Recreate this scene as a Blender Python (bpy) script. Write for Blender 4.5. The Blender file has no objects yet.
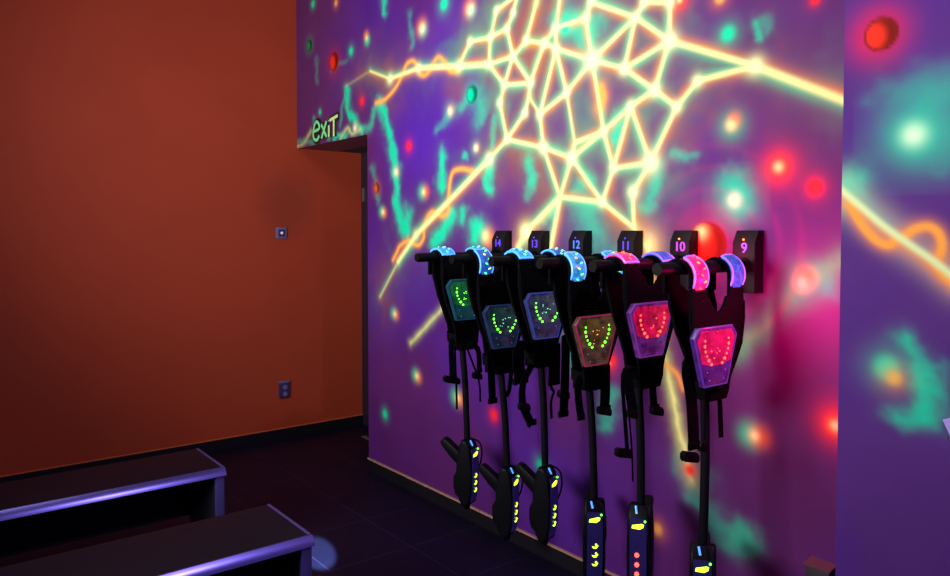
# Laser-tag equipment room under coloured light: mural wall, vests on numbered hooks, benches.
import bpy, bmesh, math, random
import numpy as np
from mathutils import Vector, Matrix
random.seed(7)
SC = bpy.context.scene
COL = SC.collection
R = math.radians

# ------------------------------------------------------------------ data (metres, on the wall plane: (y, z))
WEB = [(3.016,2.742,2.886,2.774,0.0105,1),(3.016,2.742,3.065,2.614,0.0105,1),(2.885,2.699,2.855,2.776,0.0105,1),(2.885,2.699,2.932,2.631,0.0105,1),(2.932,2.631,3.065,2.614,0.0105,1),(2.932,2.631,2.885,2.482,0.0105,1),(3.065,2.614,3.079,2.476,0.0105,1),(3.079,2.476,2.885,2.482,0.0105,1),(2.885,2.482,2.787,2.54,0.0105,1),(2.787,2.54,2.712,2.709,0.0105,1),(2.712,2.709,2.708,2.75,0.0105,1),(2.885,2.482,2.953,2.349,0.0105,1),(2.885,2.482,2.754,2.329,0.0105,1),(3.079,2.476,2.953,2.349,0.0105,1),(2.953,2.349,2.754,2.329,0.0105,1),(2.787,2.54,2.655,2.502,0.0105,1),(2.655,2.502,2.754,2.329,0.0105,1),(2.655,2.502,2.579,2.56,0.0105,1),(2.655,2.502,2.575,2.462,0.0105,1),(2.575,2.462,2.685,2.166,0.0105,1),(2.575,2.462,2.503,2.244,0.0105,1),(2.503,2.244,2.344,2.367,0.0105,1),(2.344,2.367,2.382,2.564,0.0105,1),(2.382,2.564,2.579,2.56,0.0105,1),(2.579,2.56,2.549,2.692,0.0105,1),(2.579,2.56,2.575,2.462,0.0105,1),(2.575,2.462,2.344,2.367,0.0105,1),(2.344,2.367,2.272,2.041,0.0105,0.9),(2.503,2.244,2.685,2.166,0.0105,1),(2.503,2.244,2.449,2.008,0.0105,0.6),(2.754,2.329,2.764,2.262,0.0105,1),(2.764,2.262,2.795,2.185,0.0105,1),(2.795,2.185,2.93,2.069,0.0105,1),(2.764,2.262,2.685,2.166,0.0105,0.5),(2.953,2.349,2.988,2.262,0.0105,1),(2.988,2.262,2.93,2.069,0.0105,1),(2.93,2.069,3.073,1.98,0.0105,1),(2.93,2.069,2.659,2.003,0.0105,1),(2.685,2.166,2.659,2.003,0.0105,1),(2.659,2.003,2.468,1.938,0.0105,1),(2.659,2.003,2.544,1.761,0.0105,1),(2.468,1.938,2.544,1.761,0.0105,1),(2.449,2.008,2.468,1.938,0.0105,1),(2.449,2.008,2.272,2.041,0.0105,1),(2.468,1.938,2.272,2.041,0.0105,1),(2.468,1.938,2.277,1.728,0.0105,1),(2.544,1.761,2.277,1.728,0.012,1),(2.272,2.041,2.214,1.874,0.0105,1),(2.272,2.041,2.12,2.131,0.0105,1),(2.12,2.131,2.214,1.874,0.0105,1),(2.12,2.131,2.01,1.885,0.0105,1),(2.12,2.131,1.993,2.182,0.0105,1),(2.214,1.874,2.01,1.885,0.0105,1),(2.214,1.874,2.277,1.728,0.0105,1),(2.01,1.885,1.882,2.098,0.0105,1),(2.01,1.885,2.104,1.766,0.0105,1),(2.104,1.766,2.097,1.613,0.0105,1),(2.277,1.728,2.097,1.613,0.0105,1),(1.993,2.182,1.882,2.098,0.0105,1),(1.993,2.182,1.921,2.369,0.0105,1),(1.993,2.182,2.156,2.297,0.0105,1),(2.156,2.297,2.344,2.367,0.0105,1),(2.156,2.297,1.921,2.369,0.0105,1),(2.156,2.297,2.096,2.501,0.0105,1),(2.096,2.501,2.344,2.367,0.0105,1),(2.096,2.501,2.352,2.626,0.0105,1),(2.096,2.501,1.921,2.369,0.0105,1),(2.096,2.501,2.052,2.555,0.0105,1),(2.052,2.555,2.031,2.591,0.0105,1),(2.052,2.555,1.919,2.521,0.0105,1),(1.919,2.521,1.915,2.562,0.0105,1),(1.919,2.521,1.921,2.369,0.0105,1),(2.352,2.626,2.346,2.669,0.0105,1),(2.352,2.626,2.382,2.564,0.0105,1),(1.882,2.098,1.785,2.186,0.0105,1),(1.785,2.186,1.538,2.202,0.012,1),(1.921,2.369,1.538,2.202,0.013,1),(1.538,2.202,1.205,2.028,0.017,1),(3.079,2.476,3.34,2.512,0.017,1),(3.34,2.512,3.741,2.569,0.017,1),(3.34,2.512,3.24,2.625,0.0105,1),(3.24,2.625,3.065,2.614,0.0105,1),(3.741,2.569,4.064,2.556,0.015,0.9),(4.064,2.556,4.312,2.647,0.0105,0.75),(4.312,2.647,4.64,2.599,0.0105,0.15),(3.073,1.98,3.46,1.756,0.017,1),(3.46,1.756,3.774,1.576,0.019,1),(3.774,1.576,3.978,1.406,0.019,1),(3.978,1.406,4.198,1.172,0.0105,0.5),(2.544,1.761,2.784,1.595,0.015,1),(2.784,1.595,2.844,1.519,0.02,0.8),(2.544,1.761,2.604,1.528,0.015,1),(2.097,1.613,2.02,1.52,0.0105,0.8)]
NODES = [(3.016,2.742,0.018),(2.885,2.699,0.018),(2.932,2.631,0.018),(3.065,2.614,0.02),(3.079,2.476,0.02),(2.885,2.482,0.02),(2.787,2.54,0.02),(2.953,2.349,0.02),(2.754,2.329,0.02),(2.655,2.502,0.02),(2.579,2.56,0.02),(2.575,2.462,0.02),(2.382,2.564,0.02),(2.344,2.367,0.045),(2.503,2.244,0.02),(2.352,2.626,0.02),(2.096,2.501,0.02),(2.156,2.297,0.025),(1.921,2.369,0.035),(1.993,2.182,0.026),(2.052,2.555,0.02),(1.919,2.521,0.02),(1.785,2.186,0.02),(2.988,2.262,0.02),(2.795,2.185,0.02),(2.685,2.166,0.02),(2.93,2.069,0.02),(3.073,1.98,0.03),(2.659,2.003,0.028),(2.468,1.938,0.03),(2.272,2.041,0.02),(2.12,2.131,0.02),(1.882,2.098,0.02),(2.214,1.874,0.02),(2.01,1.885,0.04),(2.277,1.728,0.02),(2.104,1.766,0.026),(2.784,1.595,0.028),(1.538,2.202,0.03),(3.24,2.625,0.02),(3.34,2.512,0.026),(3.741,2.569,0.026),(4.064,2.556,0.032),(3.774,1.576,0.02)]
SQUIG = [([(4.037,1.417),(3.989,1.469),(3.954,1.507),(3.863,1.539),(3.796,1.521),(3.742,1.516),(3.694,1.558),(3.688,1.618),(3.656,1.677),(3.604,1.711),(3.544,1.698),(3.494,1.686),(3.445,1.713),(3.44,1.776),(3.43,1.854),(3.416,1.904),(3.388,1.936),(3.313,1.943),(3.218,1.926)],0.011,1),([(4.238,2.429),(4.119,2.438),(3.994,2.495),(3.913,2.568),(3.868,2.615),(3.801,2.621),(3.758,2.584),(3.726,2.531),(3.674,2.517),(3.622,2.537),(3.574,2.581),(3.531,2.594),(3.472,2.554),(3.424,2.499),(3.349,2.486)],0.011,1),([(1.987,1.062),(1.918,1.047),(1.883,1.031),(1.863,1.014),(1.838,0.965)],0.011,0.6),([(2.289,2.234),(2.277,2.193),(2.294,2.151)],0.02,0.9),([(2.063,1.562),(2.009,1.471),(1.946,1.316)],0.03,0.35)]
BEAM = [([(5.453,2.252),(5.31,2.27),(5.188,2.348)],0.02,0.5,'y'),([(4.732,2.237),(4.629,2.31),(4.559,2.262),(4.448,2.284)],0.018,0.55,'y'),([(2.031,1.537),(1.982,1.313),(1.928,1.07),(1.871,0.841),(1.831,0.719),(1.791,0.607)],0.028,0.85,'y'),([(3.495,1.157),(3.68,1.022),(3.833,0.915)],0.022,0.7,'y'),([(1.196,1.51),(1.277,1.46),(1.344,1.419),(1.42,1.333),(1.516,1.226),(1.61,1.144)],0.035,0.6,'g')]
SMOKE = [([(4.192,2.41),(4.091,2.227),(4.009,2.025),(3.987,1.793),(3.957,1.687),(3.862,1.594)],0.035,0.9),([(4.64,2.585),(4.585,2.421),(4.475,2.313),(4.422,2.261)],0.03,0.75),([(4.212,2.445),(4.316,2.296),(4.422,2.268)],0.03,0.35),([(4.626,2.597),(4.685,2.475),(4.731,2.342)],0.02,0.25),([(3.493,2.006),(3.494,1.857)],0.04,0.75),([(3.407,1.685),(3.514,1.606),(3.564,1.559)],0.05,0.85),([(3.862,1.704),(3.908,1.594)],0.05,0.7),([(3.295,1.716),(3.304,1.65)],0.03,0.6),([(3.179,1.627),(3.205,1.551)],0.045,0.8),([(3.304,2.013),(3.313,1.981)],0.02,0.5),([(3.076,1.948),(3.085,1.838)],0.04,0.75),([(2.77,1.952),(2.74,1.841)],0.04,0.5),([(2.718,1.85),(2.769,1.779)],0.03,0.3),([(3.241,2.339),(3.313,2.267)],0.03,0.35),([(3.136,2.297),(3.17,2.195)],0.05,0.3),([(3.378,2.275),(3.522,2.179)],0.03,0.25),([(3.003,2.186),(3.035,2.076)],0.03,0.35),([(2.529,2.585),(2.357,2.503)],0.07,0.5),([(2.217,1.998),(2.189,2.081)],0.03,0.6),([(2.578,1.724),(2.675,1.629)],0.03,0.7),([(1.893,1.907),(1.807,1.888)],0.025,0.35),([(1.614,1.784),(1.584,1.7)],0.055,0.45),([(1.54,2.35),(1.54,2.296)],0.02,0.4),([(1.501,2.352),(1.489,2.321)],0.03,0.2),([(1.276,1.406),(1.325,1.417)],0.04,0.4),([(1.753,0.537),(1.661,0.447),(1.554,0.424)],0.05,0.33),([(1.849,0.666),(1.754,0.617)],0.05,0.25),([(1.554,0.462),(1.525,0.415)],0.04,0.25),([(5.153,2.44),(4.883,2.266)],0.015,0.3),([(5.416,2.279),(5.074,2.248)],0.02,0.25),([(4.615,2.281),(4.732,2.237)],0.02,0.4),([(4.807,2.244),(4.659,2.251)],0.025,0.75),([(4.133,3.076),(4.121,2.998)],0.03,0.6),([(3.833,2.902),(3.812,2.719)],0.03,0.2),([(4.292,2.032),(4.205,1.801)],0.025,0.18),([(4.83,2.74),(4.652,2.779)],0.02,0.12),([(5.097,2.858),(5.067,2.671)],0.02,0.15),([(2.201,1.508),(2.161,1.466)],0.04,0.4),([(2.446,1.766),(2.352,1.831)],0.04,0.35),([(1.987,1.852),(2.023,1.73)],0.05,0.45),([(2.332,1.559),(2.351,1.672)],0.08,0.3),([(2.213,0.875),(2.259,0.755)],0.04,0.35),([(2.474,1.137),(2.441,1.0)],0.05,0.35)]
STARS = [(4.566,2.824,'g',0.03),(4.353,2.866,'og',0.03),(3.704,2.793,'ow',0.035),(3.24,2.798,'ow',0.035),(3.481,2.884,'g',0.04),(3.851,2.117,'r',0.035),(3.425,2.275,'w',0.03),(4.42,2.466,'r',0.032),(3.188,2.047,'w',0.025),(3.687,1.831,'gr',0.035),(4.156,1.722,'go',0.03),(3.998,1.968,'w',0.03),(4.779,3.198,'o',0.03),(5.139,3.276,'g',0.03),(5.038,2.47,'g',0.02),(4.016,1.077,'go',0.03),(3.767,0.721,'go',0.033),(4.142,0.416,'g',0.032),(3.352,0.661,'go',0.04),(3.033,0.626,'r',0.038),(2.669,0.449,'g',0.032),(2.235,1.021,'rw',0.032),(1.961,0.355,'o',0.035),(1.519,0.844,'gr',0.04),(1.22,0.943,'rw',0.045),(1.652,2.341,'g',0.035),(1.63,2.002,'wr',0.035),(1.439,1.828,'rw',0.045),(1.306,1.751,'r',0.034),(1.614,1.716,'gw',0.045),(1.344,1.423,'wr',0.04),(3.101,1.573,'go',0.05),(2.784,1.595,'y',0.04),(2.031,1.537,'y',0.055),(2.515,2.546,'g',0.03),(4.517,2.298,'w',0.03),(1.688,2.483,'o',0.03),(1.316,2.386,'r',0.02),(1.871,2.52,'rw',0.03),(2.215,1.031,'r',0.02),(1.801,0.645,'r',0.03)]
CRATER = [(4.817,2.797,'r',0.062),(5.204,2.985,'g',0.04),(3.223,2.341,'t',0.045),(4.234,1.879,'o',0.032),(1.734,1.546,'p',0.083)]
PIER_BEAM = [(1.055,1.726),(0.992,1.67),(0.924,1.611),(0.859,1.563),(0.798,1.519),(0.739,1.47)]
PIER_SQUIG = [[(1.02,1.674),(0.986,1.617),(0.947,1.575),(0.915,1.562),(0.895,1.576)],[(0.872,1.587),(0.848,1.605),(0.816,1.611),(0.792,1.595),(0.782,1.564),(0.786,1.54)],[(0.798,1.519),(0.774,1.484),(0.75,1.464)]]
PIER_SMOKE = [([(0.905,1.954),(0.843,1.967),(0.783,1.973)],0.05,0.2),([(0.818,1.929),(0.759,1.934)],0.05,0.24),([(0.792,1.81),(0.765,1.859)],0.05,0.2),([(0.855,1.308),(0.817,1.246),(0.794,1.183),(0.802,1.134)],0.03,0.5),([(0.802,1.134),(0.846,1.115),(0.889,1.101)],0.03,0.5),([(0.792,1.197),(0.78,1.238)],0.02,0.3),([(1.04,1.7),(1.032,1.722)],0.05,0.9)]
PIER_STARS = [(0.853,1.855,'gw',0.05),(0.912,1.224,'g',0.04),(0.893,1.199,'o',0.03)]
PIER_BALL = (0.944,2.139,0.043)
HANG_Y = {14:2.935,13:2.659,12:2.383,11:2.093,10:1.819,9:1.538}
STRAPS = {14:[([(-0.09,-0.422),(-0.088,-0.581)],0.0267,'f',(-0.087,-0.591,0.0933)),([(-0.06,-0.628),(-0.06,-0.736)],0.0101,'f',None),([(0.154,-0.477),(0.161,-0.596)],0.0284,'b',(0.151,-0.616,0.0567)),([(0.167,-0.638),(0.174,-0.753)],0.0107,'b',None)],13:[([(-0.079,-0.435),(-0.053,-0.657)],0.0471,'f',None),([(0.052,-0.448),(0.043,-0.596),(0.025,-0.636)],0.0257,'f',None)],12:[([(-0.148,-0.371),(-0.128,-0.512)],0.0752,'f',None),([(-0.12,-0.513),(-0.116,-0.606),(-0.062,-0.7)],0.0466,'f',(-0.114,-0.615,0.0583)),([(0.066,-0.392),(0.055,-0.539)],0.0603,'f',None),([(0.049,-0.547),(0.067,-0.576),(0.052,-0.617),(0.055,-0.692)],0.0151,'f',None)],11:[([(-0.052,-0.316),(-0.065,-0.477),(-0.07,-0.623)],0.0477,'b',(-0.067,-0.537,0.0562)),([(-0.034,-0.433),(-0.085,-0.462),(-0.093,-0.517),(-0.08,-0.613)],0.033,'f',None),([(0.059,-0.436),(0.06,-0.603)],0.0617,'f',(0.06,-0.603,0.0729))],10:[([(-0.139,-0.391),(-0.135,-0.586),(-0.125,-0.672)],0.0149,'f',(-0.139,-0.673,0.0796)),([(-0.111,-0.405),(-0.096,-0.531)],0.0401,'f',(-0.094,-0.538,0.0451)),([(0.018,-0.42),(0.043,-0.548)],0.0464,'f',(0.046,-0.548,0.0619)),([(-0.112,-0.528),(-0.103,-0.65),(-0.091,-0.785)],0.006,'f',None)],9:[([(-0.146,-0.317),(-0.133,-0.431),(-0.125,-0.592)],0.0501,'f',(-0.138,-0.62,0.0819)),([(0.006,-0.403),(0.033,-0.444),(0.035,-0.524),(0.033,-0.583)],0.0189,'f',None),([(-0.067,-0.44),(-0.059,-0.577)],0.0093,'f',(-0.064,-0.6,0.0419))]}
GUNS = {14:((-0.289,1.04),(-0.27,0.566)),13:((-0.271,0.946),(-0.246,0.495)),12:((-0.277,1.031),(-0.263,0.568)),11:((-0.279,0.966),(-0.263,0.505)),10:((-0.308,1.034),(-0.303,0.573)),9:((-0.296,1.078),(-0.315,0.518))}
ARM_Z = 1.475
VEST_X = -0.30
Y_BACK = 5.43            # orange wall
DOOR_Y = 4.352           # jamb of the doorway in the mural wall
DOOR_Z = 2.238
CEIL = 3.75
PIER = -0.35             # face of the pier, mural wall face is x = 0
PIER_Y = 1.044

# ------------------------------------------------------------------ helpers
def link(o, parent=None):
    COL.objects.link(o)
    if parent is not None: o.parent = parent
    return o

def tag(o, label=None, cat=None, group=None, kind=None):
    if label: o['label'] = label
    if cat: o['category'] = cat
    if group: o['group'] = group
    if kind: o['kind'] = kind
    return o

def empty(name, loc, rz=0.0):
    o = bpy.data.objects.new(name, None); o.empty_display_size = .05
    o.location = loc; o.rotation_euler = (0, 0, rz)
    return link(o)

class MB:
    """collects shapes into one mesh"""
    def __init__(self): self.bm = bmesh.new()
    def box(self, x0, x1, y0, y1, z0, z1, bev=0.0, seg=2):
        v = [self.bm.verts.new(p) for p in ((x0,y0,z0),(x1,y0,z0),(x1,y1,z0),(x0,y1,z0),(x0,y0,z1),(x1,y0,z1),(x1,y1,z1),(x0,y1,z1))]
        f = [self.bm.faces.new([v[i] for i in q]) for q in ((3,2,1,0),(4,5,6,7),(0,1,5,4),(1,2,6,5),(2,3,7,6),(3,0,4,7))]
        if bev: self._bev(f, bev, seg)
        return self
    def _bev(self, faces, bev, seg=2):
        es = list({e for f in faces for e in f.edges})
        bmesh.ops.bevel(self.bm, geom=es, offset=bev, segments=seg, affect='EDGES', profile=.6, clamp_overlap=True)
    def prism(self, pts, f0, f1, bev=0.0, seg=2):
        """pts: outline; f0/f1 map an outline point to 3D for both caps"""
        a = [self.bm.verts.new(f0(*p)) for p in pts]; b = [self.bm.verts.new(f1(*p)) for p in pts]
        n = len(pts); fs = [self.bm.faces.new(a[::-1]), self.bm.faces.new(b)]
        for i in range(n): fs.append(self.bm.faces.new((a[i], a[(i+1)%n], b[(i+1)%n], b[i])))
        if bev:
            es = list(set(fs[0].edges) | set(fs[1].edges))
            bmesh.ops.bevel(self.bm, geom=es, offset=bev, segments=seg, affect='EDGES', profile=.6, clamp_overlap=True)
        return self
    def tube(self, pts, r, n=10, cap=True, closed=False):
        pts = [Vector(p) for p in pts]; rs = r if isinstance(r, (list, tuple)) else [r]*len(pts)
        m = len(pts); rings = []; prev = None
        for i in range(m):
            if closed: t = pts[(i+1)%m] - pts[i-1]
            else: t = pts[min(i+1, m-1)] - pts[max(i-1, 0)]
            if t.length < 1e-9: t = Vector((0,0,1))
            t.normalize()
            if prev is None:
                ref = Vector((0,0,1)) if abs(t.z) < .9 else Vector((1,0,0))
                u = t.cross(ref).normalized()
            else:
                u = prev - t*prev.dot(t)
                u = u.normalized() if u.length > 1e-6 else t.orthogonal().normalized()
            prev = u; w = t.cross(u)
            rings.append([self.bm.verts.new(pts[i] + (u*math.cos(2*math.pi*k/n) + w*math.sin(2*math.pi*k/n))*rs[i]) for k in range(n)])
        for i in range(m if closed else m-1):
            A, B = rings[i], rings[(i+1)%m]
            for k in range(n): self.bm.faces.new((A[k], A[(k+1)%n], B[(k+1)%n], B[k]))
        if cap and not closed:
            self.bm.faces.new(rings[0][::-1]); self.bm.faces.new(rings[-1])
        return self
    def ribbon(self, pts, wdir, w, th, widths=None):
        """flat band along pts; wdir = width direction, th = thickness"""
        pts = [Vector(p) for p in pts]; W = Vector(wdir).normalized(); m = len(pts); rings = []
        for i in range(m):
            t = (pts[min(i+1,m-1)] - pts[max(i-1,0)]).normalized()
            n = t.cross(W)
            n = n.normalized() if n.length > 1e-6 else Vector((0,1,0))
            side = n.cross(t).normalized()
            ww = (widths[i] if widths else w)/2
            rings.append([self.bm.verts.new(pts[i] + side*a*ww + n*b*th/2) for a, b in ((-1,-1),(1,-1),(1,1),(-1,1))])
        for i in range(m-1):
            for k in range(4): self.bm.faces.new((rings[i][k], rings[i][(k+1)%4], rings[i+1][(k+1)%4], rings[i+1][k]))
        self.bm.faces.new(rings[0][::-1]); self.bm.faces.new(rings[-1])
        return self
    def ball(self, c, r, sx=1, sy=1, sz=1, seg=12):
        g = bmesh.ops.create_uvsphere(self.bm, u_segments=seg, v_segments=max(6, seg//2+2), radius=r)
        for v in g['verts']: v.co = Vector((v.co.x*sx + c[0], v.co.y*sy + c[1], v.co.z*sz + c[2]))
        return self
    def cyl(self, a, b, r, n=16): return self.tube([a, b], r, n)
    def mesh(self, name, mat, smooth=True, ang=40):
        me = bpy.data.meshes.new(name)
        bmesh.ops.recalc_face_normals(self.bm, faces=self.bm.faces)
        self.bm.to_mesh(me); self.bm.free()
        me.materials.append(mat)
        if smooth:
            me.polygons.foreach_set('use_smooth', [True]*len(me.polygons))
            me.set_sharp_from_angle(angle=R(ang))
        return me
    def build(self, name, mat, parent=None, smooth=True, ang=40):
        return link(bpy.data.objects.new(name, self.mesh(name, mat, smooth, ang)), parent)

# ------------------------------------------------------------------ materials
def mat(name, col, rough=.6, metal=0.0, emit=None, es=0.0, var=.12, scale=30, bump=0.0, coat=0.0, spec=.5, stretch=None, ev=None):
    m = bpy.data.materials.new(name); m.use_nodes = True
    nt = m.node_tree; N = nt.nodes; L = nt.links
    b = N['Principled BSDF']
    b.inputs['Roughness'].default_value = rough; b.inputs['Metallic'].default_value = metal
    b.inputs['Specular IOR Level'].default_value = spec
    b.inputs['Coat Weight'].default_value = coat
    tc = N.new('ShaderNodeTexCoord'); no = N.new('ShaderNodeTexNoise'); no.inputs['Scale'].default_value = scale
    no.inputs['Detail'].default_value = 3
    src = tc.outputs['Object']
    if stretch:
        mp = N.new('ShaderNodeMapping'); mp.inputs['Scale'].default_value = stretch
        L.new(src, mp.inputs['Vector']); src = mp.outputs['Vector']
    L.new(src, no.inputs['Vector'])
    mx = N.new('ShaderNodeMix'); mx.data_type = 'RGBA'
    mx.inputs[6].default_value = tuple(c*(1-var) for c in col) + (1,)
    mx.inputs[7].default_value = tuple(min(1, c*(1+var)) for c in col) + (1,)
    L.new(no.outputs['Fac'], mx.inputs[0]); L.new(mx.outputs[2], b.inputs['Base Color'])
    if emit:
        b.inputs['Emission Color'].default_value = emit + (1,)
        if ev:                                                     # uneven glow of lamps behind clear plastic
            n2 = N.new('ShaderNodeTexNoise'); n2.inputs['Scale'].default_value = ev[0]; n2.inputs['Detail'].default_value = 2
            L.new(tc.outputs['Object'], n2.inputs['Vector'])
            mr = N.new('ShaderNodeMapRange'); mr.inputs['From Min'].default_value = .35; mr.inputs['From Max'].default_value = .68
            mr.inputs['To Min'].default_value = es*ev[1]; mr.inputs['To Max'].default_value = es*ev[2]
            L.new(n2.outputs['Fac'], mr.inputs['Value']); L.new(mr.outputs['Result'], b.inputs['Emission Strength'])
        b.inputs['Emission Strength'].default_value = es
    if bump:
        bp = N.new('ShaderNodeBump'); bp.inputs['Strength'].default_value = bump; bp.inputs['Distance'].default_value = .002
        L.new(no.outputs['Fac'], bp.inputs['Height']); L.new(bp.outputs['Normal'], b.inputs['Normal'])
    return m

M = dict(
    fabric=mat('black_nylon_fabric', (.0018,.0016,.0026), .85, var=.3, scale=180, bump=.15, spec=.04),
    web=mat('black_webbing', (.0016,.0014,.0024), .8, var=.3, scale=260, bump=.2, spec=.05),
    plastic=mat('black_plastic', (.0028,.0025,.004), .45, var=.2, scale=60, spec=.1),
    tube=mat('black_painted_steel', (.0025,.0025,.003), .5, var=.2, scale=40, spec=.10),
    box=mat('black_box_plastic', (.006,.005,.007), .5, var=.2, scale=80, bump=.05, spec=.12),
    hose=mat('black_hose_sleeve', (.004,.0035,.006), .7, var=.3, scale=200, bump=.2, spec=.06),
    skirting=mat('black_skirting', (.006,.005,.009), .5, var=.3, scale=20, spec=.3),
    skirt_edge=mat('skirting_top_edge', (.42,.22,.16), .6, var=.2, scale=20),
    benchtop=mat('dark_bench_top', (.0032,.0022,.0085), .55, var=.35, scale=6, spec=.25, stretch=(1,6,6)),
    benchleg=mat('dark_bench_panel', (.010,.008,.016), .6, var=.3, scale=10, spec=.25),
    trim=mat('blue_anodised_metal', (.13,.105,.42), .24, metal=.8, var=.1, scale=12, spec=.5),
    leg=mat('blue_leg_metal', (.12,.09,.36), .45, metal=.6, var=.15, scale=8),
    purple=mat('purple_soffit_paint', (.30,.20,.50), .7, var=.12, scale=8, bump=.05),
    door=mat('dark_door_paint', (.018,.013,.028), .45, var=.2, scale=6),
    steel=mat('dull_steel', (.3,.3,.36), .4, metal=.8, var=.15, scale=30),
    socket=mat('violet_lit_white_plastic', (.15,.15,.36), .45, var=.08, scale=30),  # white plastic with the violet room light put into its colour
    socket_dark=mat('dim_violet_lit_plastic', (.045,.03,.11), .45, var=.1, scale=30),  # darker tone, violet room light put into its colour too
    wallbox=mat('dark_socket_plastic', (.035,.022,.030), .45, var=.15, scale=30),
    wallboxtop=mat('pale_socket_plastic', (.13,.06,.09), .5, var=.1, scale=30),
    sheet=mat('pale_lavender_sheet', (.42,.30,.75), .7, var=.05, scale=20),
    ceiling=mat('dark_ceiling_paint', (.03,.02,.035), .85, var=.15, scale=6),
    blue_lens=mat('blue_shoulder_lens', (.02,.08,.35), .25, emit=(.03,.13,.75), es=.45, var=.4, scale=70, ev=(55,.25,1.9)),
    cyan_lens=mat('cyan_shoulder_lens', (.03,.2,.4), .25, emit=(.04,.34,.85), es=.6, var=.4, scale=70, ev=(55,.25,2.0)),
    pink_lens=mat('pink_shoulder_lens', (.4,.02,.15), .25, emit=(1,.02,.20), es=.7, var=.4, scale=70, ev=(55,.3,1.8)),
    blue_rim=mat('glowing_blue_edge', (.05,.2,.6), .3, emit=(.07,.34,1), es=1.7, var=.1),
    violet_rim=mat('glowing_violet_edge', (.2,.1,.6), .3, emit=(.26,.13,1), es=1.1, var=.1),
    green_led=mat('green_led', (.1,.8,.05), .3, emit=(.12,1,.03), es=3.8, var=.05),
    lime_led=mat('lime_led', (.5,.9,.05), .3, emit=(.62,1,.03), es=2.2, var=.05),
    red_led=mat('red_led', (.9,.05,.03), .3, emit=(1,.05,.03), es=5.5, var=.05),
    amber_led=mat('amber_led', (.9,.3,.03), .3, emit=(1,.33,.05), es=2.0, var=.05),
    cyan_led=mat('cyan_led', (.1,.8,.7), .3, emit=(.15,1,.45), es=1.8, var=.05),
    blue_led=mat('blue_led', (.1,.3,.9), .3, emit=(.06,.30,1), es=1.2, var=.05),
    num_violet=mat('glowing_violet_number', (.05,.03,.15), .4, emit=(.10,.035,.85), es=1.1, var=.05),
    num_blue=mat('glowing_blue_number', (.05,.03,.15), .4, emit=(.07,.24,.95), es=1.1, var=.05),
    num_magenta=mat('glowing_magenta_number', (.05,.03,.15), .4, emit=(.75,.02,.85), es=1.1, var=.05),
    num_purple=mat('glowing_purple_number', (.05,.03,.15), .4, emit=(.28,.025,.95), es=1.1, var=.05),
    gun_lens=mat('indigo_phaser_window', (.012,.008,.05), .25, emit=(.035,.022,.25), es=.13, var=.35, scale=40),
    letter_black=mat('black_letter_outline', (.008,.006,.006), .6),
    letter_green=mat('green_letter_paint', (.2,.85,.3), .6, var=.2, scale=18),
    letter_yellow=mat('yellow_green_letter_paint', (.62,.85,.3), .6, var=.2, scale=18),
)
def plate_mat(name, col, e, es):
    return mat(name, col, .25, emit=e, es=es, var=.5, scale=45, coat=.3, ev=(38,.45,1.6))
PLATE = {14: plate_mat('teal_plate_plastic', (.01,.03,.05), (.004,.05,.06), .5),
         13: plate_mat('navy_plate_plastic', (.012,.015,.04), (.008,.02,.055), .5),
         12: plate_mat('blue_plate_plastic', (.015,.02,.06), (.03,.022,.09), .6),
         11: plate_mat('brown_plate_plastic', (.03,.015,.015), (.075,.035,.025), .6),
         10: plate_mat('violet_plate_plastic', (.03,.01,.06), (.10,.010,.14), .8),
         9:  plate_mat('purple_plate_plastic', (.025,.01,.06), (.06,.008,.17), .6)}
LENS = {10: plate_mat('lit_pink_window', (.1,.01,.04), (.75,.004,.075), .6), 9: plate_mat('lit_magenta_window', (.1,.01,.04), (.68,.004,.09), .6),
        14: plate_mat('dim_green_window', (.01,.06,.03), (.01,.13,.035), .6), 13: plate_mat('dim_teal_window', (.01,.02,.03), (.012,.045,.04), .5),
        12: plate_mat('dim_blue_window', (.015,.02,.05), (.04,.05,.10), .6), 11: plate_mat('dim_amber_window', (.03,.02,.01), (.10,.055,.015), .6)}

# ------------------------------------------------------------------ the painted mural (pigment colours on a fine grid)
def vnoise(y, z, s, seed):
    Y = y*s + seed*17.3; Z = z*s + seed*5.7
    iy = np.floor(Y).astype(np.int64); iz = np.floor(Z).astype(np.int64); fy = Y-iy; fz = Z-iz
    fy = fy*fy*(3-2*fy); fz = fz*fz*(3-2*fz)
    def h(a, b):
        n = (a*374761393 + b*668265263 + seed*974711) & 0xffffffff
        n = ((n ^ (n >> 13)) * 1274126177) & 0xffffffff
        return ((n ^ (n >> 16)) & 0xffff)/65535.0
    return (h(iy,iz)*(1-fy)+h(iy+1,iz)*fy)*(1-fz) + (h(iy,iz+1)*(1-fy)+h(iy+1,iz+1)*fy)*fz
def fbm(y, z, s, seed, o=4):
    a = 0; t = 0; w = 1.0
    for k in range(o):
        a = a + vnoise(y, z, s*2**k, seed+k)*w; t += w; w *= .55
    return a/t
def catmull(pts, n=6):
    if len(pts) < 3: return [tuple(p) for p in pts]
    P = [np.array(p, float) for p in pts]; P = [2*P[0]-P[1]] + P + [2*P[-1]-P[-2]]; out = []
    for i in range(1, len(P)-2):
        for k in range(n):
            t = k/n
            out.append(tuple(.5*((2*P[i]) + (-P[i-1]+P[i+1])*t + (2*P[i-1]-5*P[i]+4*P[i+1]-P[i+2])*t*t + (-P[i-1]+3*P[i]-3*P[i+1]+P[i+2])*t**3)))
    out.append(tuple(P[-2])); return out
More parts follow.
